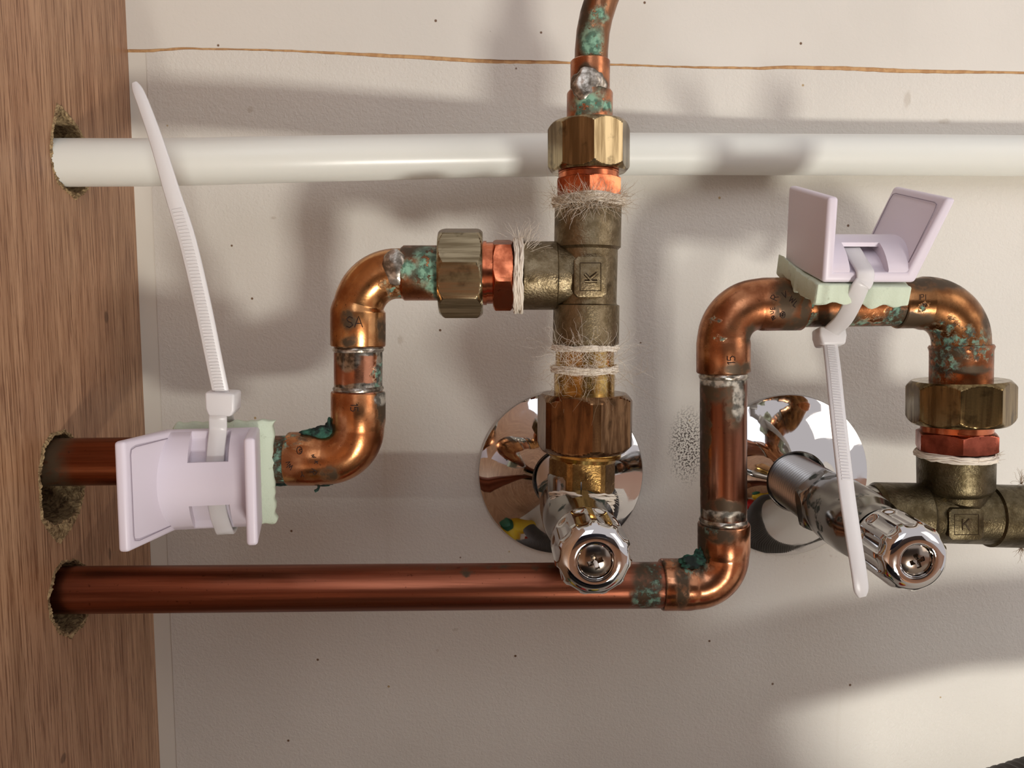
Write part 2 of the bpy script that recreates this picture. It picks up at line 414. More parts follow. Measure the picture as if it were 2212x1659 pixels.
def edge_pts(dy, seed):
    out = []
    rnd = random.Random(seed)
    for (x0, y0), (x1, y1) in zip(crack, crack[1:]):
        n = max(2, int((x1-x0)/14)) if x1 < 2300 else 4
        for k in range(n):
            t = k/n; x = x0+(x1-x0)*t; y = y0+(y1-y0)*t
            a = dy*(1.0+.35*math.sin(x*.007+1)) if dy else 0
            out.append(P(x, y+a+rnd.uniform(-.55, .55), 0))
    return out
def sheet(name, mat, pts, thick=1.8):
    return MB().prism([V((p.x, 0, p.z)) for p in pts], V((0, thick, 0))).build(name, mat, wb_root, smooth=False)
up = edge_pts(0, 3); lo = edge_pts(7.0, 5)
sheet('upper_sheet', WALLT, [V((XL-60, 0, ZT))] + [V((XL-60, 0, up[0].z))] + up + [V((XR, 0, up[-1].z)), V((XR, 0, ZT))])
# lower sheet starts right of a slim vertical strip whose joint is visible
sx = [P(322, 112, 0).x, P(373, 1659, 0).x]; SX = sum(sx)/2+.3
lo2 = [p for p in lo if p.x > SX]
sheet('lower_sheet', WALLB, [V((SX, 0, ZB)), V((SX, 0, lo2[0].z))] + lo2 + [V((XR, 0, lo2[-1].z)), V((XR, 0, ZB))])
MB().prism([V((XL-60, .25, ZB)), V((SX-.12, .25, ZB)), V((SX-.12, .25, lo2[0].z)), V((XL-60, .25, lo[0].z))], V((0, 1.5, 0))).build('side_strip', STRIPM, wb_root, smooth=False)
# wooden side panel with three rough pipe holes
def oak():
    m = Mat('oak_veneer')
    g = m.noise(1, 6, .6, vec=m.mapped((0, 260, 9))); f = m.noise(1, 4, .7, vec=m.mapped((0, 1500, 42))); b = m.noise(1, 3, .5, vec=m.mapped((0, 50, 6)))
    col = m.mix(m.rng(g, .3, .7), lin((190, 150, 116)), lin((148, 110, 80)))
    col = m.mix(m.rng(b, .35, .65, 0, .5), col, lin((158, 114, 84)))
    col = m.mix(m.rng(f, .47, .62, 0, .85), col, lin((106, 66, 40)))
    sp = m.spots([(PX(230, 685, XL), (5, 1.5, 2)), (PX(237, 1196, XL), (5, 1.0, 2.2)), (PX(137, 1638, XL), (5, 1.5, 1.5))], .001, .3)
    col = m.mix(m.mth('MULTIPLY', sp, .6), col, lin((70, 44, 26)))
    m.base(col); m.set(Roughness=.42); m.bump(f, .25, .0003); return m.m
def chip():
    m = Mat('chipboard_core'); n = m.noise(450, 6, .7, dist=1.5)
    m.base(m.mix(m.rng(n, .35, .65), lin((206, 178, 132)), lin((104, 78, 48)))); m.set(Roughness=.95); m.bump(n, 1., .0012); return m.m
OAK, CHIP = oak(), chip()
def rough_loop(px, seed, amp=.5, n=8):
    rnd = random.Random(seed); pts = [PX(a, b, XL) for a, b in px]; out = []
    for i, p in enumerate(pts):
        q = pts[(i+1) % len(pts)]; m = max(2, int((q-p).length/.8))
        for k in range(m):
            z = p.lerp(q, k/m); out.append((z.y+rnd.uniform(-amp, amp)*.5, z.z+rnd.uniform(-amp, amp)*.6))
    return out
H = [[(112, 290), (124, 231), (138, 246), (162, 276), (181, 306), (190, 340), (192, 380), (184, 408), (166, 418), (148, 412), (128, 392), (116, 362), (111, 325)],
     [(97, 968), (114, 944), (138, 936), (152, 944), (168, 970), (180, 1030), (176, 1072), (166, 1104), (146, 1122), (118, 1134), (92, 1118), (88, 1075), (85, 1025)],
     [(120, 1236), (136, 1216), (160, 1211), (180, 1224), (190, 1262), (186, 1320), (176, 1348), (152, 1370), (130, 1362), (112, 1334), (106, 1290)]]
loops = [rough_loop(h, i, .45) for i, h in enumerate(H)]
cu = bpy.data.curves.new('panel_outline', 'CURVE'); cu.dimensions = '2D'; cu.fill_mode = 'BOTH'; cu.extrude = 9*MM
def spl(pts):
    s_ = cu.splines.new('POLY'); s_.points.add(len(pts)-1); s_.use_cyclic_u = True
    for q, (a, b) in zip(s_.points, pts): q.co = (a*MM, b*MM, 0, 1)
spl([(-620, ZB), (1.8, ZB), (1.8, ZT), (-620, ZT)])
for l_ in loops: spl(l_)
co = bpy.data.objects.new('tmp', cu); COL.objects.link(co)
bpy.context.view_layer.update()
me = bpy.data.meshes.new_from_object(co.evaluated_get(bpy.context.evaluated_depsgraph_get()))
bpy.data.objects.remove(co)
# curve plane (x,y,z) -> world (thickness,y,z)
for v in me.vertices:
    a, b, c = v.co; v.co = ((XL-9)*MM+c, a, b)
me.materials.clear(); me.materials.append(OAK); me.materials.append(CHIP)
me.update()
for p in me.polygons: p.material_index = 0 if abs(p.normal.x) > .7 else 1
wl = bpy.data.objects.new('wall_left', me); COL.objects.link(wl); ORG['wall_left'] = V((0, 0, 0))
tag(wl, 'oak veneered cabinet side panel on the left with three ragged pipe holes', kind='structure')
def torn(outer, loop, seed, name='torn_hole_edge'):
    """crumbly broken chipboard rim between the hole and a ragged outer outline"""
    rnd = random.Random(seed); pts = [PX(a, b, XL) for a, b in outer]
    cy = sum(q[0] for q in loop)/len(loop); cz = sum(q[1] for q in loop)/len(loop)
    n = 150; mb = MB(); rows = [[], [], [], [], []]
    def cast(poly_, ang):
        best = 1e9; d = V((math.cos(ang), math.sin(ang)))
        res = 0
        for i in range(len(poly_)):
            a = V(poly_[i])-V((cy, cz)); b = V(poly_[(i+1) % len(poly_)])-V((cy, cz)); e = b-a
            den = d.x*e.y-d.y*e.x
            if abs(den) < 1e-9: continue
            t = (a.x*e.y-a.y*e.x)/den; u = (a.x*d.y-a.y*d.x)/den
            if t > 0 and -1e-6 <= u <= 1+1e-6: res = max(res, t)
        return res
    op = [(q.y, q.z) for q in pts]
    for i in range(n+1):
        an = 2*math.pi*i/n; r0 = cast(loop, an); r1 = max(cast(op, an), r0)+rnd.uniform(.1, .5) if i < n else None
        if i == n: r0, r1 = first
        if i == 0: first = (r0, r1)
        for k, (f, dx) in enumerate([(-.02, -3.0), (0, .15), (.3, .55), (.7, .35), (1.0, -.3)]):
            rr = r0+(r1-r0)*f + (rnd.uniform(-.25, .25) if 0 < k < 4 and i < n else 0)
            rows[k].append(V((XL+dx+(rnd.uniform(-.3, .3) if 0 < k < 4 else 0), cy+math.cos(an)*rr, cz+math.sin(an)*rr)))
    mb.grid(rows); o = mb.build(name, CHIP, wl, smooth=False); return o
t1 = torn([(110, 290), (122, 222), (142, 240), (166, 272), (186, 306), (192, 340), (192, 380), (188, 410), (164, 432), (144, 414), (124, 396), (113, 364), (108, 325)], loops[0], 1)
t2 = torn([(90, 966), (108, 938), (140, 928), (156, 942), (172, 970), (182, 1030), (180, 1072), (172, 1108), (152, 1148), (132, 1182), (112, 1164), (88, 1122), (83, 1025)], loops[1], 2)
t3 = torn([(117, 1234), (134, 1212), (160, 1209), (184, 1222), (192, 1262), (190, 1320), (180, 1350), (154, 1379), (128, 1370), (108, 1338), (103, 1290)], loops[2], 3)
# neighbouring cupboard seen through the pipe holes
ng = MB().prism([V((XL-340, 2, ZB)), V((XL-340, -620, ZB)), V((XL-340, -620, ZT)), V((XL-340, 2, ZT))], V((-18, 0, 0))).add([V((XL-340, 2, ZT)), V((XL-18, 2, ZT)), V((XL-18, -620, ZT)), V((XL-340, -620, ZT)), V((XL-340, -620, ZB)), V((XL-18, -620, ZB)), V((XL-340, 2, ZB)), V((XL-18, 2, ZB))], [(0, 1, 2, 3), (3, 2, 5, 4), (4, 5, 7, 6), (6, 7, 1, 0)]).build('wall_cupboard', plain('dim_cupboard_board', (90, 70, 54), .8), smooth=False)
tag(ng, 'brown inside of the neighbouring cupboard behind the left panel holes', kind='structure')
# cabinet floor
FLOORM = plain('white_cabinet_floor', (206, 198, 184), .45)
fl = MB().prism([V((XL, 0, ZB)), V((XR, 0, ZB)), V((XR, -400, ZB)), V((XL, -400, ZB))], V((0, 0, -16))).build('floor', FLOORM, smooth=False)
tag(fl, 'cabinet bottom board below the pipes', kind='structure')

# ================================================================== WHITE PLASTIC PIPE
WP = plain('white_plastic_pipe', (230, 232, 224), .3, bump=(90, .08, .0006), Subsurface_Weight=.12, Subsurface_Radius=(.003, .003, .003))
pp = [P(300, 351, 45), P(600, 345, 39), P(850, 340, 31.5), P(1150, 335, 21.5), P(1420, 333, 14), P(1700, 334, 9.6), P(2000, 335, 8.3), P(2260, 337, 8.2), P(2700, 338, 8.2)]
d0 = (P(280, 351, 45.2)-P(430, 348, 43.4)).normalized(); d0.z = -.02
pp = [P(300, 351, 45)+d0*((XL-45-P(300, 351, 45).x)/d0.x)] + pp
sm = []
for i in range(len(pp)-1):
    p0 = pp[max(i-1, 0)]; p1 = pp[i]; p2 = pp[i+1]; p3 = pp[min(i+2, len(pp)-1)]
    for k in range(6):
        t = k/6; sm.append(.5*((2*p1)+(p2-p0)*t+(2*p0-5*p1+4*p2-p3)*t*t+(3*p1-p0-3*p2+p3)*t**3))
sm.append(pp[-1])
o = MB().sweep(sm, [(0, 7.5), (plen(sm), 7.5)], seg=48).build('plastic_pipe', WP)
tag(o, 'long white plastic water pipe running right from the top hole along the back panel', 'pipe')

# ================================================================== LEFT COPPER RUN
D = 60
LR = thing('copper_pipe', P(774, 992, D), 'copper pipe stepping up from the middle hole to the left side of the brass tee', 'pipe')
LC = copper('left_pipe_copper', (146, 84, 54), (108, 56, 34), (.26, .4), streak=(12, 500, 500),
            green=[(P(612, 990, 66), (3.5, 10, 11))], dark=[(P(614, 1000, 66), (4, 10, 12)), (P(110, 1000, 60), (9, 20, 20))])
s0 = P(300, 996, D); s1 = P(640, 992, D); dd = (s0-s1).normalized()
start = s0 + dd*((XL-45-s0.x)/dd.x)
MB().sweep([start, s1], [(0, 7.5), (plen([start, s1]), 7.5)]).build('pipe', LC, LR)
E1M = copper('lower_elbow_copper', (208, 148, 100), (158, 98, 60), (.16, .32), dark=[(P(655, 942, 67), (5, 5, 1.6)), (P(712, 1022, 67), (3, 5, 3)), (P(826, 880, 62), (1.6, 8, 6))], green=[(P(626, 950, 66), (3, 6, 3))], solder=[(P(826, 860, 64), (2, 8, 2.5))])
E1 = elbow('lower_elbow', [P(623, 991, D), P(774, 991, D), P(774, 846, D)], 10.2, 8.5, 9.2, 9.5, 8.15, LR, E1M)
E2M = copper('upper_elbow_copper', (204, 150, 98), (156, 102, 62), (.18, .34), dark=[(P(752, 690, 68), (2.6, 6, 3.2)), (P(826, 715, 62), (2, 8, 4)), (P(755, 735, 67), (3, 6, 2))], green=[(P(857, 625, 65), (3.5, 7, 4))])
E2 = elbow('upper_elbow', [P(773.5, 748, D), P(773.5, 591, D), P(874, 591, D)], 12.4, 8.5, 11.0, 0, 7.75, LR, E2M)
SP = copper('short_pipe_copper', (200, 140, 108), (150, 94, 68), (.18, .32), solder=[(P(745, 775, 68), (4.5, 6, 4)), (P(775, 757, 67), (9, 12, 1.7)), (P(775, 838, 67), (9, 12, 1.4)), (P(822, 800, 62), (1.3, 8, 7))], green=[(P(818, 810, 63), (1.6, 8, 5))])
MB().sweep([P(774, 741, D), P(774, 852, D)], [(0, 7.5), (plen([P(774, 741, D), P(774, 852, D)]), 7.5)]).build('short_pipe', SP, LR)
for y in (755, 839):
    a = P(774, y, D)
    tag(MB().sweep([a+V((0, 0, .9)), a-V((0, 0, .9))], [(0, 7.3), (.3, 7.75), (.9, 7.95), (1.5, 7.75), (1.8, 7.3)], rfun=lambda x, q, r: r+.25*noise.noise(V((x*2, q*2, y)))).build('solder_ring', SOLD, LR), 'silver solder ring')
COLM = copper('union_tail_copper', (172, 108, 68), (118, 72, 46), (.2, .4), gt=(.38, .46), gcol=((78, 112, 94), (134, 178, 152)), green=[(P(922, 575, 68), (4, 7, 6)), (P(878, 578, 67), (2, 6, 3.2)), (P(940, 600, 67), (2.2, 6, 6))], dark=[(P(895, 590, 68), (4.5, 6, 3.5)), (P(943, 590, 66), (1.2, 12, 12)), (P(900, 545, 62), (6, 8, 2.5))])
cyl(P(868, 590, D), P(955, 590, D), [(0, 7), (0, 7.9), (.8, 8.5), (12.6, 8.5)]).build('union_tail', COLM, LR)
tag(lump(P(853, 577, 66.6), 4.6, SOLD, LR, 'solder_blob', (.8, .45, 1.2), .15, .3), 'dull silver solder blob')
nut(MB(), P(949, 590, D), P(1043, 590, D), 14.15, 8, -10, 1.9, ref=V((0, -1, 0))).build('union_nut', NUTM_H, LR, angle=16)
cyl(P(1040, 590, D), P(1068, 590, D), [(0, 9.4), (.6, 9.4), (.6, 9.9), (1.6, 9.9), (1.6, 9.5), (4.1, 9.5)]).build('threaded_ring', BUSH, LR)
nut(MB(), P(1064, 594, D), P(1108, 594, D), 11.7, 6, 12, .9).build('hexagon_bush', BUSH, LR)
lump(P(693, 934, 62), 2.6, GREENB, LR, sc_=(2.0, .9, .75), amp=.5); lump(P(712, 926, 62), 1.8, GREENB, LR, sc_=(.8, .9, 1.8), amp=.5)
lump(P(700, 1046, 60), 1.3, GREENB, LR, sc_=(2.0, .8, .5), amp=.5)
pts = [P(686, 1046, 60), P(689, 1052, 60.5), P(686, 1058, 61), P(680, 1061, 61)]
MB().sweep(pts, [(0, .35), (plen(pts), .5)], seg=6).build('hanging_thread', GREENB, LR)
lump(P(612, 1042, 58), 2.2, GREENB, LR, 'flux_drip', (1.6, .9, .5), amp=.3)
x = D+0
hemp_ring(P(1118, 596, D), V((1, 0, 0)), 10.9, 2.2, HEMP, LR, seed=3)
def cen_l(r_):
    a = r_.uniform(-1.5, .6); return (P(1120, 595, D)+V((r_.uniform(-1, 1), -math.cos(a)*11, math.sin(-a+1.2)*11)), V((.3, -.2, .9)))
fibres([(P(1118+i*2, 530+i*1.5, 62), V((.3, -.1, 1))) for i in range(6)]+[(P(1128, 545+i*6, 66), V((.8, -.1, .8))) for i in range(3)], 120, 8, HEMP, LR, seed=4, spread=.45, curl=.35)
stamp([('S', 748, 708, 24, 0), ('A', 766, 707, 24, 0)], [E2], LR, rad=.15)
stamp([('15', 757, 872, 16, 90)], [E1], LR, rad=.16)
stamp([('W', 634, 1006, 12, 215), ('Y', 655, 1018, 12, 170), ('R', 673, 1012, 14, 120), ('K', 679, 996, 8, 95), ('I', 676, 988, 7, 80), ('N', 672, 984, 7, 70), ('O', 641, 981, 16, 0), ('S', 646, 979, 9, 0), ('V', 628, 1000, 9, 240)], [E1], LR, 'maker_stamp', rad=.13)

# ================================================================== CENTRE BRASS TEE
TE = thing('brass_tee', P(1267, 595, D), 'brass tee with a sideways raised K mark joining the left run, top pipe and valve', 'pipe fitting')
ta, tb = P(1270.5, 436, D), P(1265, 746, D); L = (tb-ta).length; f = L/310
tee = MB().sweep([ta, tb], [(0, 8.5), (0, 9.8), (.8, 10.3), (97*f, 10.35), (99.5*f, 9.9), (103*f, 9.45), (216*f, 9.4), (220*f, 9.5), (222.5*f, 10.3), (L-.7, 10.4), (L, 9.9), (L, 8.5)])
ba, bb = P(1126, 595.5, D), P(1262, 596, D); Lb = (bb-ba).length
tee.sweep([ba, bb], [(0, 8.5), (0, 10.2), (.5, 10.6), (10.6, 10.6), (11.0, 10.15), (12.8, 9.9), (Lb, 9.3)])
teo = tee.build('tee_body', CAST, TE)
def badge(cx, cy, wx, wy, ix, iy, d, parent, mat, letter, dx=0):
    def oct_(hw, hh, c, dd_):
        return [P(cx+a, cy+b, dd_) for a, b in ((-hw+c, -hh), (hw-c, -hh), (hw, -hh+c), (hw, hh-c), (hw-c, hh), (-hw+c, hh), (-hw, hh-c), (-hw, -hh+c))]
    o = MB().prism(oct_(wx, wy, 8, d), V((0, 4, 0))).build('raised_badge', mat, parent, bevel=.25)
    q = [P(cx-ix, cy-iy, d), P(cx+ix, cy-iy, d), P(cx+ix, cy+iy, d), P(cx-ix, cy+iy, d)]
    mb = MB()
    for a, b in zip(q, q[1:]+q[:1]):
        mb.sweep([a, b], [(0, .13), ((b-a).length, .13)], seg=8, ref=V((.3, 1, .2)))
    mb.build('badge_frame', STAMPB, o)
    return o
b1 = badge(1275.5, 598, 35.5, 44, 22.5, 30, 71.2, TE, CAST, 'K')
# the K itself: raised strokes edged by a dark groove, lying on its side
stamp([('K', 1290, 608, 27, -90)], [b1], b1, 'letter_groove', rad=.62, mat=STAMPB, lift=-.2)
stamp([('K', 1290, 608, 27, -90)], [b1], b1, 'raised_letter', rad=.34, mat=CAST, lift=.1)

# ================================================================== TOP COPPER PIPE
TP = thing('copper_pipe', P(1273, 300, D), 'thin curved copper pipe with pale green stains rising above the brass tee', 'pipe')
pts = [P(1276.5, 205, D), P(1276.5, 150, D), P(1277.5, 110, D), P(1281, 70, D), P(1288, 35, D), P(1299, 0, D), P(1314, -40, D), P(1334, -85, D), P(1352, -130, D), P(1366, -190, D), P(1374, -260, D), P(1378, -360, D), P(1380, -520, D)]
TPM = copper('top_pipe_copper', (160, 114, 82), (112, 76, 54), (.22, .36), streak=(200, 200, 30), gt=(.38, .46), gcol=((78, 112, 94), (134, 178, 152)), green=[(P(1280, 100, 66), (3.2, 6, 6.5)), (P(1296, 27, 66), (2.2, 6, 2.6)), (P(1284, 128, 66), (5.5, 6, 1.4))], dark=[(P(1262, 60, 62), (2, 6, 10))])
MB().sweep(pts, [(0, 5.05), (plen(pts), 5.05)]).build('thin_pipe', TPM, TP)
RDM = copper('reducer_copper', (192, 126, 88), (138, 86, 60), (.2, .38), gt=(.38, .46), gcol=((78, 112, 94), (134, 178, 152)), green=[(P(1272, 218, 67), (5, 6, 3.2)), (P(1312, 225, 66), (1.6, 6, 2)), (P(1256, 241, 66), (1, 6, .8)), (P(1255, 225, 67), (3, 5, 1.6))], dark=[(P(1254, 253, 67), (1.2, 5, 1.2)), (P(1300, 178, 66), (3, 6, 3)), (P(1266, 150, 66), (3, 6, 2))])
ra, rb = P(1275, 131, D), P(1273.5, 270, D); L = (rb-ra).length; f = L/139
rdo = MB().sweep([ra, rb], [(0, 5.1), (0, 5.6), (.4, 6.0), (62*f, 6.0), (70*f, 6.9), (72*f, 7.0), (L, 7.0)]).build('reducer', RDM, TP)
tag(lump(P(1271, 184, 65.4), 4.3, SOLD, TP, 'solder_blob', (1.15, .42, 1.15), .22, .35), 'silver solder blob')
nut(MB(), P(1272, 267, D), P(1272, 373, D), 12.65, 8, 0, 1.9).build('union_nut', NUTM_V, TP, angle=16)
cyl(P(1271.5, 368, D), P(1271.5, 391, D), [(0, 9.0), (.6, 9.4), (1.1, 9.1), (1.1, 9.35), (4, 9.3)]).build('threaded_ring', BUSH, TP)
nut(MB(), P(1271, 386, D), P(1271, 432, D), 11.0, 6, 5, .8).build('hexagon_bush', BUSH, TP)
hemp_ring(P(1272, 436, D), V((0, 0, 1)), 10.6, 2.6, HEMP, TP, seed=8)
def cen_t(x0, x1, y0, y1, dd_=69):
    def f_(r_):
        x_ = r_.uniform(x0, x1); c_ = (x_-(x0+x1)/2)/((x1-x0)/2); return (P(x_, r_.uniform(y0, y1), 60+11*math.sqrt(max(0, 1-c_*c_))), V((c_*1.2, -.5, .2)))
    return f_
fibres(cen_t(1196, 1348, 415, 450), 420, 6.5, HEMPB, TP, seed=5, spread=.9, rad=.048)
fibres(cen_t(1198, 1345, 422, 450), 260, 6, HEMP, TP, name='pale_fibres', seed=15, spread=.8, rad=.055, curl=.3)

# ================================================================== LOWER BRASS UNION between tee and left valve
BU = thing('brass_union', P(1262, 910, D), 'large six sided brass union nut under the tee, above the left chrome valve', 'pipe fitting')
ua, ub = P(1263.5, 748, D), P(1261.5, 866, D)
cyl(ua, ub, [(0, 9.2), ((ub-ua).length*.5, 9.2), ((ub-ua).length*.5, 9.55), ((ub-ua).length, 9.55)]).build('sleeve', YBR, BU)
nut(MB(), P(1262, 849, D), P(1261, 972, D), 15.9, 6, -8, 3.2, trunc=.75, hole=9).build('union_nut', NUTD, BU, angle=16)
cyl(P(1260, 968, D), P(1258, 992, D), [(0, 12.0), (.7, 12.2), (.9, 11.8), (1.1, 12.1), (1.9, 12.1), (2.2, 11.0), (3.4, 10.4)]).build('thread', YBR, BU)
nut(MB(), P(1257.5, 984, D), P(1256, 1064, D), 11.0, 6, 28, 1.6, trunc=.5).build('tail_hexagon', brass('worn_yellow_brass', (176, 140, 84), (120, 90, 50), (.22, .4), scale=180, bump=(.35, .0003)), BU)
hemp_ring(P(1264, 750, D), V((0, 0, 1)), 9.7, 1.2, HEMP, BU, seed=21)
hemp_ring(P(1262, 797, D), V((0, 0, 1)), 9.8, 1.6, HEMP, BU, seed=22)
fibres(cen_t(1196, 1330, 748, 802), 170, 13, HEMP, BU, seed=25, spread=1.6, rad=.045, curl=.75)
fibres(cen_t(1196, 1335, 760, 850), 120, 15, HEMPB, BU, name='stray_fibres', seed=26, spread=1.2, rad=.04, curl=.7)

# ================================================================== ANGLE VALVES AND ROSETTES
def frame_of(a, b):
    t = (b-a).normalized(); u = V((0, 0, 1)); u = (u-t*u.dot(t)).normalized(); return t, u, t.cross(u)
def rosette(c, label):
    o = MB().sweep([V((c.x, 0, c.z)), V((c.x, -20, c.z))], [(.05, 30), (.05, 32.6), (1.0, 32.9), (1.7, 32.5), (2.1, 31.4), (2.8, 29), (4.0, 25.5), (6.0, 21.2), (7.8, 18.0), (9.6, 15.4), (11.0, 13.6), (11.9, 12.5), (12.3, 12.0), (12.2, 11.4), (5, 11.3)],
                    ref=V((0, 0, 1)), seg=128, caps=False).build('chrome_rosette', CHROME)
    tag(o, label, 'pipe rosette', None)
    return o
CL, CR = P(1211, 1021, 0), P(1696, 1026, 0)
rosette(CL, 'round chrome wall rosette behind the left valve, under the big brass union')
rosette(CR, 'round chrome wall rosette behind the right valve, beside the upright copper pipe')
def valve(name, A, B, label, outlet_dir, outlet_d, outlet_len, Rk, phase=0):
    th_ = thing(name, A, label, 'valve')
    t, u, v = frame_of(A, B); L = (B-A).length
    at = lambda s_: A+t*s_
    # threaded stub
    pr = []; s_ = 4.0
    while s_ < 39: pr += [(s_, 8.9), (s_+.25, 8.9), (s_+.95, 10.4), (s_+1.02, 10.4), (s_+1.6, 8.9)]; s_ += 1.85
    MB().sweep([A, B], pr, ref=u, seg=64).build('threaded_stub', THREADM, th_)
    nut(MB(), at(38), at(44), 12.4, 6, 10, 1.2, ref=u).build('stub_hexagon', CHROMED, th_)
    bd = MB().sweep([A, B], [(43, 7), (43, 10.4), (44, 11), (50, 11.4), (62, 11.4), (70, 10.6), (72, 9.4), (L-19, 9.2), (L-19, 6)], ref=u, seg=64)
    c = at(outlet_d); bd.sweep([c, c+outlet_dir*outlet_len], [(0, 9.6), (outlet_len-1, 9.6), (outlet_len, 9.0), (outlet_len, 5)], ref=V((0, -1, 0)), seg=48)
    bd.build('valve_body', CHROMED, th_)
    # fluted knob
    K0 = L-17.5; N = 11
    def rf(x, q, r):
        s2 = q-K0
        a = ((x/(2*math.pi)*N+phase) % 1)-.5
        dep = max(0, 1-(abs(a)/.36)**2)**.5 if abs(a) < .36 else 0
        win = max(0, min(1, (s2-2.0-.0)/1.4, (16.6-s2)/3.4))
        return r-1.15*dep*win
    pr = [(K0, 7), (K0, Rk*.9), (K0+.5, Rk*.97), (K0+1.2, Rk), (K0+2, Rk)] + [(K0+2+i*.8, Rk) for i in range(1, 15)]
    for i in range(1, 19):
        a = i/18*math.pi/2; pr.append((K0+13.0+4.6*math.sin(a), Rk*.52+Rk*.48*math.cos(a)**.85))
    pr += [(K0+17.5, Rk*.49), (K0+17.2, Rk*.475), (K0+17.0, Rk*.465), (K0+17.25, Rk*.455), (K0+17.2, Rk*.445), (K0+15.6, Rk*.44), (K0+15.5, .01)]
    MB().sweep([A, B], pr, ref=u, rfun=rf, seg=N*16, caps=False).build('knob', CHROME, th_, angle=40)
    # cross head screw
    rows = []; ang0 = .35
    for i in range(29):
        r_ = Rk*.425*i/28; row = []
        for j in range(97):
            x = 2*math.pi*j/96; h = 17.5-.8*(r_/(Rk*.425))**2.4
            a_ = r_*math.cos(x-ang0); b_ = r_*math.sin(x-ang0); half = .62
            inx = (abs(a_) < half and abs(b_) < 2.05) or (abs(b_) < half and abs(a_) < 2.05)
            if inx: h -= 1.9*(1-max(abs(a_), abs(b_))/2.9)
            row.append(A+t*(K0+h)+(u*math.cos(x)+v*math.sin(x))*r_)
        rows.append(row)
    tag(MB().grid(rows).build('cross_screw', SCREW, th_, angle=50), 'dark cross head screw')
    return th_
THREADM = plain('thread_chrome', (176, 172, 168), .24, 1.)
SCREW = plain('steel_screw', (150, 138, 126), .16, 1.)
VL = valve('angle_valve', CL, P(1286, 1214, 103.5), 'left chrome angle valve with a fluted round knob below the big brass union', V((0, 0, 1)), 60, 14, 10.6)
VR = valve('angle_valve', CR, P(1982, 1212, 97), 'right chrome angle valve with a fluted round knob and a bare screw thread behind', V((1, 0, 0)), 54, 14, 10.2, .3)
hemp_ring(P(1256, 1082, 62), V((.1, .25, 1)).normalized(), 9.8, 4.5, HEMP, VL, seed=31, name='hemp_wrap')
fibres([(P(1320, 1072, 62), V((1, -.2, -.2)))], 26, 4, HEMP, VL, seed=32, spread=.5)

# ================================================================== RIGHT COPPER RUN
RR = thing('copper_pipe', P(1564, 1264, 56), 'long copper pipe run from the bottom hole, up and over to the right brass tee', 'pipe')
q0, q1 = P(300, 1273, 58), P(1440, 1263.5, 56); dd = (q0-q1).normalized(); start = q0+dd*((XL-45-q0.x)/dd.x)
LPM = copper('long_pipe_copper', (158, 96, 72), (112, 62, 44), (.28, .42), streak=(7, 260, 260), dark=[(P(1400, 1262, 64), (4.8, 12, 12)), (P(1180, 1225, 62), (40, 5, 1.2)), (P(1005, 1240, 63), (2, 4, 1))], green=[(P(1400, 1290, 63), (5, 8, 4)), (P(1420, 1240, 63), (2, 8, 3))])
MB().sweep([start, q1], [(0, 7.5), (plen([start, q1]), 7.5)]).build('pipe', LPM, RR)
def d_at(x): return 56
E3M = copper('bottom_elbow_copper', (202, 142, 104), (152, 94, 64), (.16, .3), dark=[(P(1475, 1265, 64), (2.4, 12, 9)), (P(1432, 1260, 62), (1.2, 12, 12)), (P(1545, 1155, 63), (7, 12, 3)), (P(1515, 1195, 60), (1.6, 8, 8))], green=[(P(1490, 1222, 62), (6, 6, 2.6)), (P(1528, 1142, 63), (3, 6, 2))])
E3 = elbow('bottom_elbow', [P(1428, 1262.5, 56), P(1563.5, 1262, 56), P(1563.5, 1130, 56)], 10.0, 8.45, 9.0, 8.6, 8.1, RR, E3M)
VPM = copper('upright_pipe_copper', (154, 104, 80), (114, 70, 52), (.16, .3), streak=(120, 120, 12), solder=[(P(1560, 822, 63), (9, 14, 2.2)), (P(1594, 860, 62), (2.4, 6, 7)), (P(1560, 1118, 63), (9, 14, 1.8))], dark=[(P(1535, 845, 62), (6, 8, 4)), (P(1520, 960, 58), (1.3, 8, 22)), (P(1585, 870, 62), (3.5, 8, 9)), (P(1560, 1100, 63), (8, 8, 3))])
va, vb = P(1562.5, 798, 56), P(1563, 1136, 56)
VP_ = MB().sweep([va, vb], [(0, 7.45), ((vb-va).length, 7.45)]).build('upright_pipe', VPM, RR)
for y, nm in ((812, 0), (1124, 1)):
    a = P(1562.7, y, 56); tag(MB().sweep([a+V((0, 0, 1.2)), a-V((0, 0, 1.2))], [(0, 7.3), (.4, 7.6), (1.2, 7.85), (2, 7.6), (2.4, 7.3)], rfun=lambda x, q, r: r+.25*noise.noise(V((x*2, q*2, y)))).build('solder_ring', SOLD, RR), 'silver solder ring')
E4M = copper('left_top_elbow_copper', (184, 126, 88), (138, 84, 54), (.2, .36), dark=[(P(1700, 650, 64), (4.5, 8, 7)), (P(1712, 700, 60), (4, 10, 3)), (P(1616, 720, 60), (2, 8, 3.4)), (P(1590, 795, 61), (6, 8, 2.2)), (P(1735, 655, 62), (1.4, 12, 12))], green=[(P(1547, 690, 62), (1, 5, 1)), (P(1552, 726, 62), (1, 5, 1))])
E4 = elbow('left_top_elbow', [P(1562.5, 805, 56), P(1562.5, 658, 56), P(1731, 656.5, 56)], 11.5, 8.5, 9.5, 12.5, 8.2, RR, E4M)
HPM = copper('crossing_pipe_copper', (180, 120, 78), (128, 76, 46), (.2, .36), dark=[(P(1800, 690, 60), (9, 8, 3)), (P(1940, 690, 60), (6, 10, 4)), (P(1830, 650, 60), (3, 8, 12))], green=[(P(1748, 665, 62), (2.2, 10, 10)), (P(1900, 700, 60), (10, 6, 2.4)), (P(1935, 660, 62), (3, 6, 5))])
ha, hb = P(1715, 658, 56), P(1950, 655, 56)
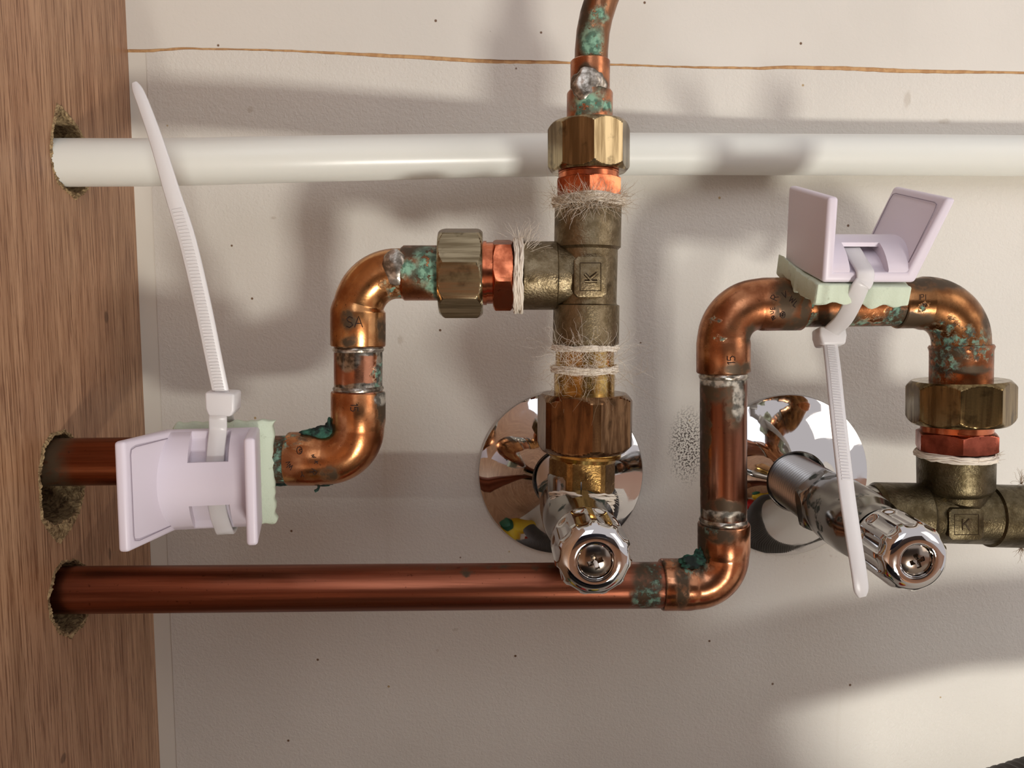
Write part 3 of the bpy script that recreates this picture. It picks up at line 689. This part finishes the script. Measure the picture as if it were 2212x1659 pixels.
MB().sweep([ha, hb], [(0, 7.3), ((hb-ha).length, 7.3)]).build('crossing_pipe', HPM, RR)
E5M = copper('right_top_elbow_copper', (156, 110, 70), (108, 70, 42), (.2, .36), dark=[(P(1960, 690, 60), (8, 10, 3)), (P(2110, 700, 58), (3, 8, 5)), (P(2000, 615, 58), (12, 8, 2.5)), (P(1940, 655, 62), (1.4, 12, 12))], green=[(P(2065, 735, 62), (9, 10, 3.6)), (P(2040, 715, 62), (4, 8, 3.4)), (P(1995, 660, 64), (1.6, 5, 1.6))])
E5 = elbow('right_top_elbow', [P(1936, 656, 56), P(2074, 654, 56), P(2076, 748, 56)], 13.2, 8.0, 6.0, 0, 8.6, RR, E5M)
C2M = copper('right_tail_copper', (168, 102, 62), (108, 66, 42), (.2, .4), green=[(P(2035, 785, 62), (4, 8, 7)), (P(2110, 765, 62), (5, 8, 2)), (P(2076, 750, 64), (10, 10, 1.4))], dark=[(P(2076, 800, 66), (12, 12, 1.5)), (P(2050, 770, 64), (6, 8, 4))])
cyl(P(2076, 745, 56), P(2075, 834, 56), [(0, 8.4), (0, 9.2), (.7, 9.6), (1.6, 9.3), (2.2, 9.2), (13.5, 9.2)]).build('union_tail', C2M, RR)
nut(MB(), P(2074, 821, 56), P(2073, 914, 56), 15.85, 8, -14, 2.2, hole=9.5).build('union_nut', brass('olive_brass', (148, 128, 88), (104, 84, 54), (.15, .28), bump=(.06, .0002), streak=(500, 500, 30)), RR, angle=16)
cyl(P(2067, 908, 56), P(2066, 936, 56), [(0, 10.5), (1.2, 10.9), (1.6, 10.6), (4.3, 10.6)]).build('threaded_ring', BUSH, RR)
nut(MB(), P(2065, 930, 56), P(2064, 974, 56), 12.7, 6, 22, 1.0).build('hexagon_bush', BUSHD, RR)
hemp_ring(P(2064, 982, 56), V((0, 0, 1)), 11.4, 1.8, HEMP, RR, seed=41)
fibres([(P(2135, 985, 60), V((1, -.2, .1)))], 90, 4, HEMPB, RR, seed=42, spread=.5)
lump(P(1497, 1213, 60), 2.5, GREENB, RR, sc_=(1.7, .9, .9), amp=.45); lump(P(1512, 1204, 58), 2.1, GREENB, RR, sc_=(.9, .9, 1.5), amp=.45)
stamp([('15', 1588, 787, 17, -90)], [E4], RR, rad=.16)
stamp([('R', 1678, 650, 15, -65), ('V', 1693, 645, 14, -20), ('W', 1703, 650, 13, 35), ('L', 1713, 660, 13, 40), ('E', 1674, 668, 9, -100), ('U', 1672, 676, 8, -110), ('D', 1673, 684, 7, -130), ('A', 1676, 686, 9, -150), ('O', 1686, 687, 14, 0), ('NF', 1685, 684, 8, 0)], [E4], RR, 'maker_stamp', rad=.13)
stamp([('IPI', 1985, 648, 12, 0), ('15', 1993, 663, 8, 0)], [E5], RR, 'maker_stamp', rad=.11)

# ================================================================== RIGHT BRASS TEE
T2 = thing('brass_tee', P(2064, 1112, 54), 'dark brass tee with an upright K mark at the right edge, beside the right valve', 'pipe fitting')
ha, hb = P(1885, 1108, 54), P(2330, 1118, 54); L = (hb-ha).length; f = L/445
t2 = MB().sweep([ha, hb], [(0, 7.5), (0, 9.2), (1.2, 10.2), (100*f, 10.3), (106*f, 9.6), (112*f, 9.5), (238*f, 9.5), (245*f, 9.6), (248*f, 10.4), (345*f, 10.4), (350*f, 9.8), (350*f, 7), (L, 7)])
va, vb = P(2064, 984, 54), P(2064, 1108, 54); Lv = (vb-va).length; f = Lv/124
t2.sweep([va, vb], [(0, 9), (0, 11.2), (.6, 11.6), (66*f, 11.5), (73*f, 11.0), (80*f, 9.6), (100*f, 9.0), (Lv, 9.0)])
t2o = t2.build('tee_body', CASTD, T2)
b2 = badge(2088, 1133, 38, 34, 26, 22, 64.2, T2, CASTD, 'K')
stamp([('K', 2079, 1145, 24, 0)], [b2], b2, 'letter_groove', rad=.26, mat=STAMPB)
fibres([(P(2205, 1180, 56), V((.3, -.5, -1))), (P(2205, 1045, 54), V((.3, -.5, 1)))], 60, 5, HEMPB, T2, seed=52, spread=.7)

# ================================================================== PLASTIC HOLDERS, PADS, CABLE TIES
def holder(base, U, W_, label):
    """base: centre of the base underside; U across, Vd along, W_ up (unit vectors, mm)"""
    th_ = thing('cable_tie_holder', base, label, 'pipe holder')
    Vd = W_.cross(U).normalized(); T = lambda u, v, w_: base+U*u+Vd*v+W_*w_
    hv = 15.0; uw = 13.4; t = 3.0; Hh = 24.0; fl_ = 7.2; ln = 2.0
    # U-shaped body: base plate, upright wing (+u) and flared wing (-u)
    prof = [(-uw, 0), (uw, 0), (uw+ln, Hh), (uw+ln-t, Hh), (uw-t+.2, t), (-uw+t-.4, t), (-uw-fl_+t*.95, Hh), (-uw-fl_, Hh-.4)]
    mb = MB(); mb.prism([T(u, -hv, w_) for u, w_ in prof], Vd*(2*hv)); mb.build('bracket', PLAST, th_, bevel=1.0, bseg=4, angle=35)
    # drum with slotted channel
    u0, u1 = -uw+t-3.2, uw-t+1.3; c0, c1 = -5.4, 5.8
    R = 17.6; top = 11.2
    def arc(v, off=0): return (math.sqrt(max(R*R-v*v, 0))-R)+top-off
    def slab(ua, ub, va, vb, off=0, low=None, n=20):
        m = MB(); vs = [va+(vb-va)*i/n for i in range(n+1)]
        pr = [(v, max(arc(v, off), t-.3)) for v in vs] + ([(vs[-1], t-.5), (vs[0], t-.5)] if low is None else [(v, arc(v, low)) for v in reversed(vs)])
        m.prism([T(ua, v, w_) for v, w_ in pr], U*(ub-ua)); return m
    d1 = hv-.6
    dm = slab(u0, c0, -d1, d1); dm2 = slab(c1, u1, -d1, d1); br = slab(c0, c1, -6.3, 6.3, 0, 1.2)
    ch = slab(c0, c1, -d1, d1, 3.5)
    for q in (dm2, br): dm.add(q.v, q.f)
    dm.build('drum', PLAST, th_, angle=40)
    ch.build('channel', PLAST, th_, angle=40)
    # thin line round the inner face of the flared wing
    wl_ = V((-fl_+.3, Hh-3.4)); k = lambda w_: -uw+t-.35-(fl_-.6)*(w_-t)/(Hh-t)
    pts = [T(k(4), -hv+2.1, 4), T(k(20), -hv+2.1, 20), T(k(21.8), -hv+2.6, 21.8), T(k(22.2), -hv+4, 22.2), T(k(22.2), hv-4, 22.2), T(k(21.8), hv-2.6, 21.8), T(k(20), hv-2.1, 20), T(k(4), hv-2.1, 4)]
    MB().sweep(pts, [(0, .12), (plen(pts), .12)], seg=6, ref=V((.2, .3, 1))).build('recess_line', GROOVE, th_)
    return th_, T, arc, (c0, c1, d1)
def ribbon(mb, pts, wdirs, wid, th=1.15):
    """flat strap: wdirs = across direction per point, wid = width per point"""
    rows = []
    for i, p in enumerate(pts):
        a = pts[max(i-1, 0)]; b = pts[min(i+1, len(pts)-1)]; t = (b-a).normalized()
        w_ = wdirs[i]; w_ = (w_-t*w_.dot(t)).normalized(); n = t.cross(w_); hw = wid[i]/2; hh = th/2
        e = .3
        rows.append([p+w_*x+n*y for x, y in ((-hw, -hh+e), (-hw+e, -hh), (hw-e, -hh), (hw, -hh+e), (hw, hh-e), (hw-e, hh), (-hw+e, hh), (-hw, hh-e))])
    n = 8; vs = [p for r in rows for p in r]; fs = [(j*n+i, j*n+(i+1) % n, (j+1)*n+(i+1) % n, (j+1)*n+i) for j in range(len(rows)-1) for i in range(n)]
    fs += [tuple(range(n))[::-1], tuple((len(rows)-1)*n+i for i in range(n))]
    mb.add(vs, fs); return mb
def smooth_pts(pts, n=6):
    out = []
    for i in range(len(pts)-1):
        p0 = pts[max(i-1, 0)]; p1 = pts[i]; p2 = pts[i+1]; p3 = pts[min(i+2, len(pts)-1)]
        for k in range(n):
            t = k/n; out.append(.5*((2*p1)+(p2-p0)*t+(2*p0-5*p1+4*p2-p3)*t*t+(3*p1-p0-3*p2+p3)*t**3))
    out.append(pts[-1]); return out
def resample(pts, step):
    L = plen(pts); n = max(2, int(L/step)); out = []; cum = 0; i = 0; tgt = 0
    for k in range(n+1):
        tgt = L*k/n
        while i < len(pts)-2 and cum+(pts[i+1]-pts[i]).length < tgt: cum += (pts[i+1]-pts[i]).length; i += 1
        sg = (pts[i+1]-pts[i]); out.append(pts[i]+sg*min(1, (tgt-cum)/max(sg.length, 1e-9)))
    return out
def tie_tail(parent, ctrl, wdir, w0, w1, teeth, name='tail'):
    pts = resample(smooth_pts(ctrl), 1.0); N = len(pts)
    wid = [w0 if i < N*.55 else w0+(w1-w0)*((i-N*.55)/(N*.45)) for i in range(N)]
    for j, q in enumerate((.5, .78, .92, .98)): wid[N-1-j] = min(wid[N-1-j], w1*q+.2)
    tl = ribbon(MB(), pts, [wdir]*N, wid, 1.1).build(name, NYLON, parent, angle=50)
    mb = MB()
    s_pts = resample(pts, .92)
    for i in range(2, int(len(s_pts)*teeth)):
        t = (s_pts[i+1]-s_pts[i-1]).normalized(); w_ = (wdir-t*wdir.dot(t)).normalized(); n_ = t.cross(w_)
        if n_.y > 0: n_ = -n_
        mb.box(s_pts[i]+n_*.62, (w_, t, n_), (w0*.28, .22, .14))
    mb.build('tail_teeth', NYLON, tl, smooth=False)
    return tl
# ---- left holder: faces the camera
yaw = math.radians(9)
WL = V((math.sin(yaw), -math.cos(yaw), 0)); UL = V((math.cos(yaw), math.sin(yaw), 0)).normalized()
WL = Matrix.Rotation(math.radians(-1), 3, UL) @ WL
baseL = P(464, 1031, 71.5)
hl, TL, arcL, (c0, c1, dh) = holder(baseL, UL, WL, 'white plastic holder strapped to the left copper pipe, its two wings facing forward')
def slabpad(T, us, vs, wtop, thick, bend, seed, name, label, col=None):
    rows = []
    nu, nv = 26, 20
    def S(i, j, top):
        u = us[0]+(us[1]-us[0])*i/nu; v = vs[0]+(vs[1]-vs[0])*j/nv
        nz = noise.noise(V((u*.25+seed, v*.25, 0)))
        eu = 0
        if i in (0, nu): eu = 1.1*noise.noise(V((v*.45, seed, 3)))
        if j in (0, nv): eu2 = 1.0*noise.noise(V((u*.4, seed, 5)))
        else: eu2 = 0
        a, b, c = bend(u, v)
        w_ = wtop+c - (0 if top else thick*(1+.28*nz)) + (.12*nz if top else 0)
        return T(u+eu+a, v+eu2+b, w_)
    top = [[S(i, j, True) for j in range(nv+1)] for i in range(nu+1)]; bot = [[S(i, j, False) for j in range(nv+1)] for i in range(nu+1)]
    mb = MB(); mb.grid(top); mb.grid([r[::-1] for r in bot])
    for a, b in ((top[0], bot[0]), (bot[-1], top[-1])): mb.grid([a, b])
    mb.grid([[r[0] for r in bot], [r[0] for r in top]]); mb.grid([[r[-1] for r in top], [r[-1] for r in bot]])
    o = mb.build(name, FOAM, angle=45, bevel=.55, bseg=2)
    return tag(o, label, 'foam pad')
padL = slabpad(TL, (-11.5, 17.0), (-15.8, 16.5), -.15, 3.6, lambda u, v: (0, 0, -.035*max(0, u-11)**2 - .006*v*v), 3, 'foam_pad', 'pale green foam pad between the forward facing holder and the left copper pipe')
# ---- left cable tie
def loopL():
    """strap path in holder coordinates"""
    u = 2.8
    p = [TL(u, v, arcL(v, 3.0)+.8) for v in (14.6, 10, 5.6)]
    return p
TIEL = thing('cable_tie', P(482, 870, 74), 'milky nylon cable tie around the left holder, long tail rising to the upper left', 'cable tie')
Vl = WL.cross(UL).normalized()     # +v is up or down?
sgn = 1 if Vl.z > 0 else -1
def TLz(u, z, w_): return TL(u, z*sgn, w_)
us_ = 1.8
front = [TLz(us_+.6, 22.5, 3.5), TLz(us_+.8, 19, 6.0), TLz(us_+.4, 15.0, 4.4), TLz(us_, 10, arcL(10, 3.0)+.7), TLz(us_, 5, arcL(5, 3.0)+.75), TLz(us_, 0, arcL(0, 3.0)+.7), TLz(us_, -5, arcL(5, 3.0)+.75), TLz(us_+.1, -10, arcL(10, 3.0)+.7), TLz(us_+.8, -14.2, 4.2), TLz(us_+1.4, -16.4, 2.6), TLz(us_+1.6, -15, -4), TLz(us_+1.4, -9, -16), TLz(us_+1.2, 0, -21), TLz(us_+.9, 9, -16.5), TLz(us_+.7, 17, -6), TLz(us_+.6, 22.5, 1.0)]
fp = smooth_pts(front, 6)
ribbon(MB(), fp, [UL]*len(fp), [5.0]*len(fp), 1.1).build('strap_loop', NYLON, TIEL, angle=50)
hc = P(482, 868, 79); hz = V((.06, -.1, 1)).normalized(); hx = V((1, .0, -.06)).normalized(); hy = hx.cross(hz).normalized()
MB().prism([hc+hx*a+hz*b-hy*3.4 for a, b in ((-3.2, -3.6), (3.0, -3.6), (4.2, -1.8), (4.2, 3.2), (-4.2, 3.2), (-4.0, -1.6))], hy*6.6).build('tie_head', NYLON, TIEL, bevel=.7, bseg=3)
tie_tail(TIEL, [P(479, 856, 80), P(465, 790, 82), P(436, 650, 86), P(405, 520, 90), P(372, 415, 93), P(340, 310, 95), P(310, 225, 95), P(291, 180, 94)], V((1, .05, .2)), 4.6, 2.6, .62)
# ---- right holder: stands on the crossing pipe
tilt = math.radians(15)
UR = V((1, 0, 0)); WR = V((0, -math.sin(tilt)*1.0, math.cos(tilt)))
VdR = V((0, math.cos(tilt), math.sin(tilt)))     # towards the wall and up
fb = P(1877, 611, 82)                             # middle of the front bottom edge
baseR = fb + VdR*15.0
# mirrored so the flared wing is on the right: look from behind
hr, TR_, arcR, _ = holder(baseR, -UR, WR, 'white plastic holder standing on the crossing copper pipe, wings pointing up')
Vr = WR.cross(-UR).normalized()
sg = 1 if Vr.dot(VdR) > 0 else -1
def TR(u, v, w_): return baseR+UR*u+VdR*v+WR*w_     # u to the right, v to the wall
def bendR(u, v):
    pin = math.exp(-((u-(-2.0))/2.6)**2)           # squeezed where the tie crosses
    front_ = max(0, (-v-9)/7)
    return (0, pin*front_*2.0, -(.9*front_*(1 if u > 0 else .2))-.5*pin - (.05*max(0, -u-12)**2 if False else 0))
def bendR2(u, v):
    a, b, c = bendR(u, v)
    k = max(0, (-u-11.5)); c += k*.9*max(0, min(1, (v+2)/16)) * .8 ; return (a - max(0, (v)/16)*0, b, c)
padR = slabpad(TR, (-14.8, 12.6), (-15.6, 17.5), -.15, 6.0, bendR2, 9, 'foam_pad', 'thick pale green foam pad between the upright holder and the crossing copper pipe')
TIER = thing('cable_tie', P(1790, 728, 60), 'milky nylon cable tie around the upright holder, tail hanging before the right valve', 'cable tie')
ut = -2.2
loop = [TR(ut-.2, 0, arcR(0, 3.0)+.7), TR(ut, -5.4, arcR(5.4, 3.0)+.75), TR(ut+.2, -10, arcR(10, 3.0)+.8), TR(ut+.3, -13.6, 4.3), TR(ut+.3, -15.7, 3.1), TR(ut+.2, -16.3, .8), P(1858, 620, 83), P(1842, 655, 79), P(1822, 690, 73), P(1800, 712, 66), P(1792, 722, 58), P(1796, 712, 46), P(1815, 670, 42), P(1835, 610, 42), TR(ut-.6, 15.6, 0), TR(ut-.4, 15.2, 5), TR(ut-.2, 10, arcR(10, 3.0)+.8), TR(ut-.2, 5, arcR(5, 3.0)+.75), TR(ut-.2, 0, arcR(0, 3.0)+.7)]
lp = smooth_pts(loop, 7)
wd = [V((1, -.0, .05)) if i < 30 else V((1, 0, .55)) for i in range(len(lp))]
wd = []
for i in range(len(lp)):
    k = min(1, max(0, (i-32)/24)); k2 = min(1, max(0, (len(lp)-35-i)/14)); wd.append(V((1, 0, .05-.62*min(k, k2))).normalized())
ribbon(MB(), lp, wd, [5.0]*len(lp), 1.1).build('strap_loop', NYLON, TIER, angle=50)
hc = P(1791, 729, 62); hz = V((.02, -.25, -1)).normalized(); hx = V((1, .0, .02)); hy = hx.cross(hz).normalized()
MB().prism([hc+hx*a-hz*b-hy*3.4 for a, b in ((-3.6, -2.9), (3.6, -2.9), (4.3, 0), (4.1, 3.0), (-4.1, 3.0), (-4.3, 0))], hy*6.6).build('tie_head', NYLON, TIER, bevel=.8, bseg=3)
tie_tail(TIER, [P(1793, 742, 64), P(1800, 800, 71), P(1808, 880, 79), P(1818, 970, 86), P(1830, 1070, 92), P(1845, 1170, 96), P(1856, 1240, 98), P(1862, 1288, 98)], V((1, .1, .15)), 4.5, 4.3, .60)

# ================================================================== RIBBED HOSE (bottom right corner)
HOSE = plain('dark_ribbed_rubber', (74, 70, 66), .55)
hp = resample(smooth_pts([V((-30, -95, 75)), V((40, -88, 98)), V((100, -78, 117)), P(2310, 1750, 72), P(2490, 1710, 70), P(2700, 1690, 68), P(3000, 1760, 66)], 10), .6)
mb = MB(); L = plen(hp)
mb.sweep(hp, [(0, 17), (L, 17)], seg=56, rfun=lambda x, q, r: r+.55*math.sin(q*2*math.pi/2.6), ref=V((0, -1, 0)))
tag(mb.build('ribbed_hose', HOSE, angle=80), 'dark grey ribbed hose cut off by the bottom right corner', 'hose')

# ================================================================== THINGS THE CHROME REFLECTS, PLUS AN ADDED LIGHT BLOCKER (below and behind the frame)
def bottle(x, y, r, h, neck, mat, capm, label):
    b = V((x, y, ZB)); th_ = thing('bottle', b, label, 'bottle')
    MB().sweep([b, b+V((0, 0, h))], [(0, r*.9), (2, r), (h*.68, r), (h*.8, r*.8), (h*.88, neck), (h*.93, neck)], ref=V((0, -1, 0)), seg=40).build('body', mat, th_)
    MB().sweep([b, b+V((0, 0, h))], [(h*.9, neck*1.25), (h*.99, neck*1.2), (h, neck)], ref=V((0, -1, 0)), seg=32).build('cap', capm, th_)
RED, GRN, YEL = plain('red_plastic', (190, 24, 22), .35), plain('green_plastic', (12, 84, 58), .35), plain('yellow_plastic', (222, 186, 40), .4)
NAVY, BLK = plain('navy_plastic', (26, 32, 58), .4), plain('black_plastic', (22, 22, 24), .35)
bottle(-72, -150, 26, 128, 12, YEL, GRN, 'yellow bottle with a green cap below the frame, reflected in the left rosette')
bottle(-12, -165, 27, 134, 12, RED, BLK, 'red bottle below the frame, reflected in the left rosette')
bottle(48, -170, 25, 124, 11, GRN, YEL, 'green bottle below the frame, reflected in the chrome knobs')
bottle(150, -185, 22, 120, 10, RED, YEL, 'short red bottle with a yellow cap, reflected in the right rosette')
ph = thing('phone', (20, -306, 285), 'dark phone facing the pipes, seen only in the chrome reflections', 'phone')
MB().box(V((40, -308, 282)), (V((1, 0, 0)), V((0, 1, 0)), V((0, 0, 1))), (76, 3.8, 37)).build('case', NAVY, ph, bevel=3, bseg=3)
MB().sweep([V((0, -304.3, 300)), V((0, -303, 300))], [(0, 7), (1, 6.6)], ref=V((0, 0, 1)), seg=32).build('lens', BLK, ph)
kf = MB().prism([V((-1500, -401, -160)), V((1800, -401, -160)), V((1800, -2600, -160)), V((-1500, -2600, -160))], V((0, 0, -20))).build('floor_kitchen', plain('orange_wood_floor', (160, 112, 78), .4), smooth=False)
tag(kf, 'orange wooden kitchen floor in front of the cabinet, seen only in reflections', kind='structure')
wf = MB().prism([V((-1500, -2600, -160)), V((1800, -2600, -160)), V((1800, -2600, 900)), V((-1500, -2600, 900))], V((0, -20, 0))).build('wall_front', plain('dark_cupboard_fronts', (66, 50, 42), .4), smooth=False)
tag(wf, 'dark cupboard fronts opposite the cabinet, seen only in reflections', kind='structure')

bx = thing('light_blocker', (20, -345, ZB), 'dark plastic box added out of view to shade the lower back panel', 'light_blocker')  # unseen box, added to keep the low lamp off the lower wall
BLOCKERM = plain('dark_blocker_plastic', (40, 42, 50), .5)
m_ = MB(); c_ = V((12, -345, 12)); ax_ = (V((1, 0, 0)), V((0, 1, 0)), V((0, 0, 1)))
for c2, h2 in (((12, -304, 12), (160, 1.5, 50)), ((12, -386, 12), (160, 1.5, 50)), ((-147, -345, 12), (1.5, 42, 50)), ((171, -345, 12), (1.5, 42, 50)), ((12, -345, -37), (160, 42, 1.5))):
    m_.box(V(c2), ax_, h2)
m_.build('blocker_walls', BLOCKERM, bx, smooth=False)
MB().prism([V((173, -304, 61)), V((173, -386, 61)), V((214, -386, 40)), V((214, -304, 40))], V((0, 0, 1.6))).build('blocker_flap', BLOCKERM, bx, smooth=False)  # added flap, slants the right edge of the blocked light
